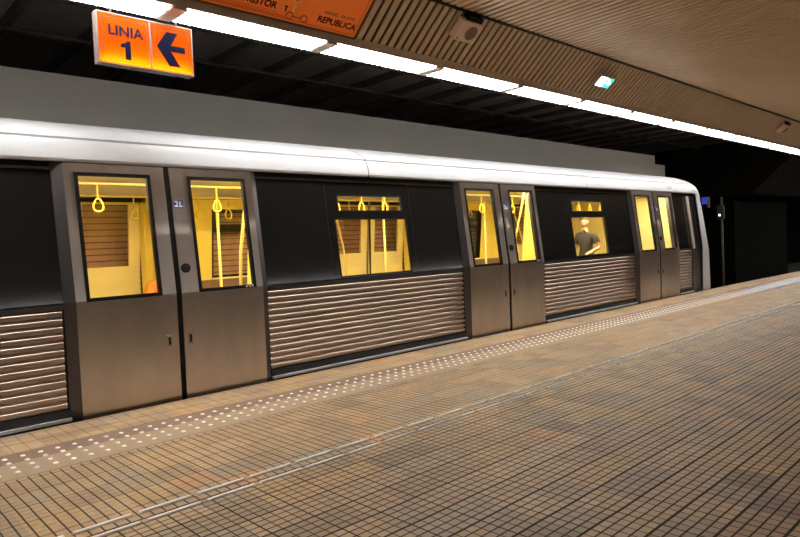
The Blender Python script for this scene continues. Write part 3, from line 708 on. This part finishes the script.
# ================================================================== PEOPLE
def person(name, label, root_loc, P, order_note, shirt_mat, hair_long=False, trousers=True):
    """P: dict joint -> (x,y,z, radius); all in world space"""
    root = empty(name, root_loc, label, 'person')
    def skinmesh(nm_, edges, joints, m, parent, rootj, sub=2):
        names = sorted({a for e in edges for a in e}); idx = {a: i for i, a in enumerate(names)}
        me = bpy.data.meshes.new(nm_); me.from_pydata([tuple(Vector(joints[a][:3]) - Vector(root_loc)) for a in names], [(idx[a], idx[c]) for a, c in edges], [])
        o = bpy.data.objects.new(nm_, me); COL.objects.link(o); o.parent = parent
        o.modifiers.new('skin', 'SKIN'); s = o.modifiers.new('sub', 'SUBSURF'); s.levels = sub; s.render_levels = sub
        sv = me.skin_vertices[0].data
        for a in names:
            r = joints[a][3]; sv[idx[a]].radius = (r, r) if not isinstance(r, tuple) else r; sv[idx[a]].use_root = (a == rootj)
        me.materials.append(M[m])
        dg = bpy.context.evaluated_depsgraph_get(); bpy.context.view_layer.update()
        me2 = bpy.data.meshes.new_from_object(o.evaluated_get(bpy.context.evaluated_depsgraph_get()))
        for pl in me2.polygons: pl.use_smooth = True
        o.modifiers.clear(); o.data = me2; bpy.data.meshes.remove(me); me2.name = nm_
        return o
    E_ = [('pelvis', 'waist'), ('waist', 'chest'), ('chest', 'neck'), ('neck', 'jaw'), ('jaw', 'skull'), ('skull', 'crown')]
    for s in 'LR':
        E_ += [('pelvis', 'hip' + s), ('hip' + s, 'knee' + s), ('knee' + s, 'ankle' + s), ('ankle' + s, 'toe' + s), ('chest', 'sho' + s), ('sho' + s, 'elb' + s), ('elb' + s, 'wri' + s), ('wri' + s, 'palm' + s)]
    J = dict(P)
    for s in 'LR':                                   # fingers
        w = Vector(J['wri' + s][:3]); e = Vector(J['elb' + s][:3]); d = (w - e).normalized(); side = d.cross(Vector((0, 0, 1))).normalized(); dn = d.cross(side).normalized()
        if dn.z > 0: dn = -dn
        pal = w + d * .055; J['palm' + s] = (*pal, .026)
        for k, (off, ln) in enumerate(((-.028, .065), (-.010, .076), (.010, .072), (.027, .056))):
            a = pal + side * off + d * .03; bb = a + d * ln * .55 + dn * .010; c = bb + d * ln * .3 + dn * .028
            J[f'f{k}a{s}'] = (*a, .0095); J[f'f{k}b{s}'] = (*bb, .0085); J[f'f{k}c{s}'] = (*c, .007)
            E_ += [('palm' + s, f'f{k}a{s}'), (f'f{k}a{s}', f'f{k}b{s}'), (f'f{k}b{s}', f'f{k}c{s}')]
        th = w + d * .02 - side * .035; t2 = th + d * .035 - side * .015 + dn * .01; J['ta' + s] = (*th, .012); J['tb' + s] = (*t2, .009)
        E_ += [('wri' + s, 'ta' + s), ('ta' + s, 'tb' + s)]
    body = skinmesh('body', E_, J, 'skin', root, 'pelvis')
    # clothes: the body's own surface over the worn region, pushed outwards
    def clothe(nm_, keep, off, m):
        src = body.data; ro = Vector(root_loc); segs = [(a, c, Vector(J[a][:3]) - ro, Vector(J[c][:3]) - ro) for a, c in E_]
        on = []
        for v in src.vertices:
            best = None
            for a, c, p, q in segs:
                d = q - p; t = max(0, min(1, (v.co - p).dot(d) / max(1e-9, d.length_squared)))
                ds = (v.co - (p + d * t)).length - (J[a][3] * (1 - t) + J[c][3] * t)
                if best is None or ds < best[0]: best = (ds, (a, c), t)
            lim = keep.get(best[1]); on.append(lim is not None and lim[0] <= best[2] <= lim[1])
        b = MB(); mp_ = {}
        for pl in src.polygons:
            if sum(on[k] for k in pl.vertices) < len(pl.vertices): continue
            f = []
            for k in pl.vertices:
                if k not in mp_: mp_[k] = len(b.v); b.v.append(src.vertices[k].co + src.vertices[k].normal * off + ro)
                f.append(mp_[k])
            b.f.append(tuple(f)); b.sm.append(True)
        b.build(nm_, m, root, root_loc, keep=True)
    K = {('pelvis', 'waist'): (0, 1), ('waist', 'chest'): (0, 1), ('chest', 'neck'): (0, .72)}; KT = {('pelvis', 'waist'): (0, .35)}
    for s in 'LR':
        K[('chest', 'sho' + s)] = (0, 1); K[('sho' + s, 'elb' + s)] = (0, .62)
        KT[('pelvis', 'hip' + s)] = (0, 1); KT[('hip' + s, 'knee' + s)] = (0, 1); KT[('knee' + s, 'ankle' + s)] = (0, .92)
    clothe('tshirt', K, .016, shirt_mat); clothe('trousers', KT, .012, 'trouser')
    for s in 'LR':
        a = Vector(J['ankle' + s][:3]); t = Vector(J['toe' + s][:3]); d = (t - a); ang = math.atan2(d.y, d.x)
        MB().ellip((0, 0, 0), (.125, .048, .045), mtx=Matrix.Translation((a.lerp(t, .45).x, a.lerp(t, .45).y, t.z + .005)) @ Matrix.Rotation(ang, 4, 'Z')).build('shoe', 'rubber', root, root_loc)
    # head furniture
    c = Vector(J['skull'][:3]); fd = Vector(P['face'][:3]).normalized(); sd = fd.cross(Vector((0, 0, 1))).normalized()
    hm = Matrix((( fd.x, -sd.x, 0, c.x), (fd.y, -sd.y, 0, c.y), (fd.z, 0, 1, c.z), (0, 0, 0, 1)))
    h = MB(); h.ellip((-.018, 0, .028), (.098, .084, .105), mtx=hm)
    if hair_long: h.ellip((-.07, 0, -.06), (.05, .075, .12), mtx=hm)
    h.build('hair', 'hair', root, root_loc)
    q = MB()
    q.ellip((.006, 0, -.025), (.092, .070, .098), mtx=hm); q.ellip((.098, 0, -.032), (.016, .012, .022), 10, 8, mtx=hm)
    for s in (-1, 1): q.ellip((.0, s * .078, -.02), (.022, .010, .032), 8, 6, mtx=hm)
    q.build('face', 'skin', root, root_loc)
    q = MB()
    for s in (-1, 1): q.ellip((.084, s * .030, -.008), (.012, .013, .008), 8, 6, mtx=hm)
    q.build('eyes', 'eye', root, root_loc)
    MB().ellip((.086, 0, -.072), (.012, .024, .007), 8, 6, mtx=hm).build('lips', 'lip', root, root_loc)
    return root
# standing passenger seen through the second side window
bx, by = 10.78, 6.3
Pst = dict(pelvis=(bx, by, .86, .125), waist=(bx, by, 1.03, .105), chest=(bx - .01, by, 1.27, .118), neck=(bx - .03, by, 1.44, .05), jaw=(bx - .04, by, 1.52, .052), skull=(bx - .03, by, 1.60, .075), crown=(bx - .02, by, 1.665, .05),
           hipL=(bx, by - .09, .80, .088), hipR=(bx, by + .09, .80, .088), kneeL=(bx - .02, by - .10, .42, .055), kneeR=(bx + .02, by + .10, .42, .055), ankleL=(bx, by - .10, .06, .04), ankleR=(bx + .05, by + .10, .06, .04),
           toeL=(bx - .15, by - .11, .015, .03), toeR=(bx - .10, by + .12, .015, .03), shoL=(bx - .0, by - .165, 1.325, .052), shoR=(bx, by + .16, 1.325, .052), elbL=(bx + .03, by - .26, 1.09, .042), elbR=(bx - .0, by + .24, 1.08, .042),
           wriL=(bx - .22, by - .22, 1.02, .028), wriR=(bx - .2, by + .18, 1.10, .028), face=(-.85, -.35, -.15))
Pst = {k: ((*v[:2], v[2] - .01, *v[3:]) if k != 'face' else v) for k, v in Pst.items()}
person('person', 'standing passenger in a charcoal T-shirt seen through the right side window, arm bent', (bx, by, -.03), Pst, '', 'shirt')
# seated passenger at the end of the far bench, glimpsed through the leftmost door glass
bx, by = 3.42, 8.12
Pse = dict(pelvis=(bx, by, .52, .12), waist=(bx, by + .02, .68, .11), chest=(bx, by, .88, .115), neck=(bx, by - .02, 1.03, .05), jaw=(bx - .01, by - .04, 1.10, .05), skull=(bx, by - .03, 1.18, .075), crown=(bx, by - .02, 1.245, .05),
           hipL=(bx - .09, by - .04, .50, .09), hipR=(bx + .09, by - .04, .50, .09), kneeL=(bx - .11, by - .44, .50, .06), kneeR=(bx + .11, by - .44, .50, .06), ankleL=(bx - .11, by - .42, .06, .042), ankleR=(bx + .11, by - .42, .06, .042),
           toeL=(bx - .12, by - .58, .015, .03), toeR=(bx + .12, by - .58, .015, .03), shoL=(bx - .18, by, .945, .055), shoR=(bx + .18, by, .945, .055), elbL=(bx - .23, by - .10, .70, .042), elbR=(bx + .22, by - .10, .70, .042),
           wriL=(bx - .12, by - .30, .60, .028), wriR=(bx + .12, by - .30, .60, .028), face=(-.5, -.85, -.1))
person('person', 'seated passenger in an orange top barely visible through the leftmost door window', (bx, by, -.03), Pse, '', 'orangecloth')
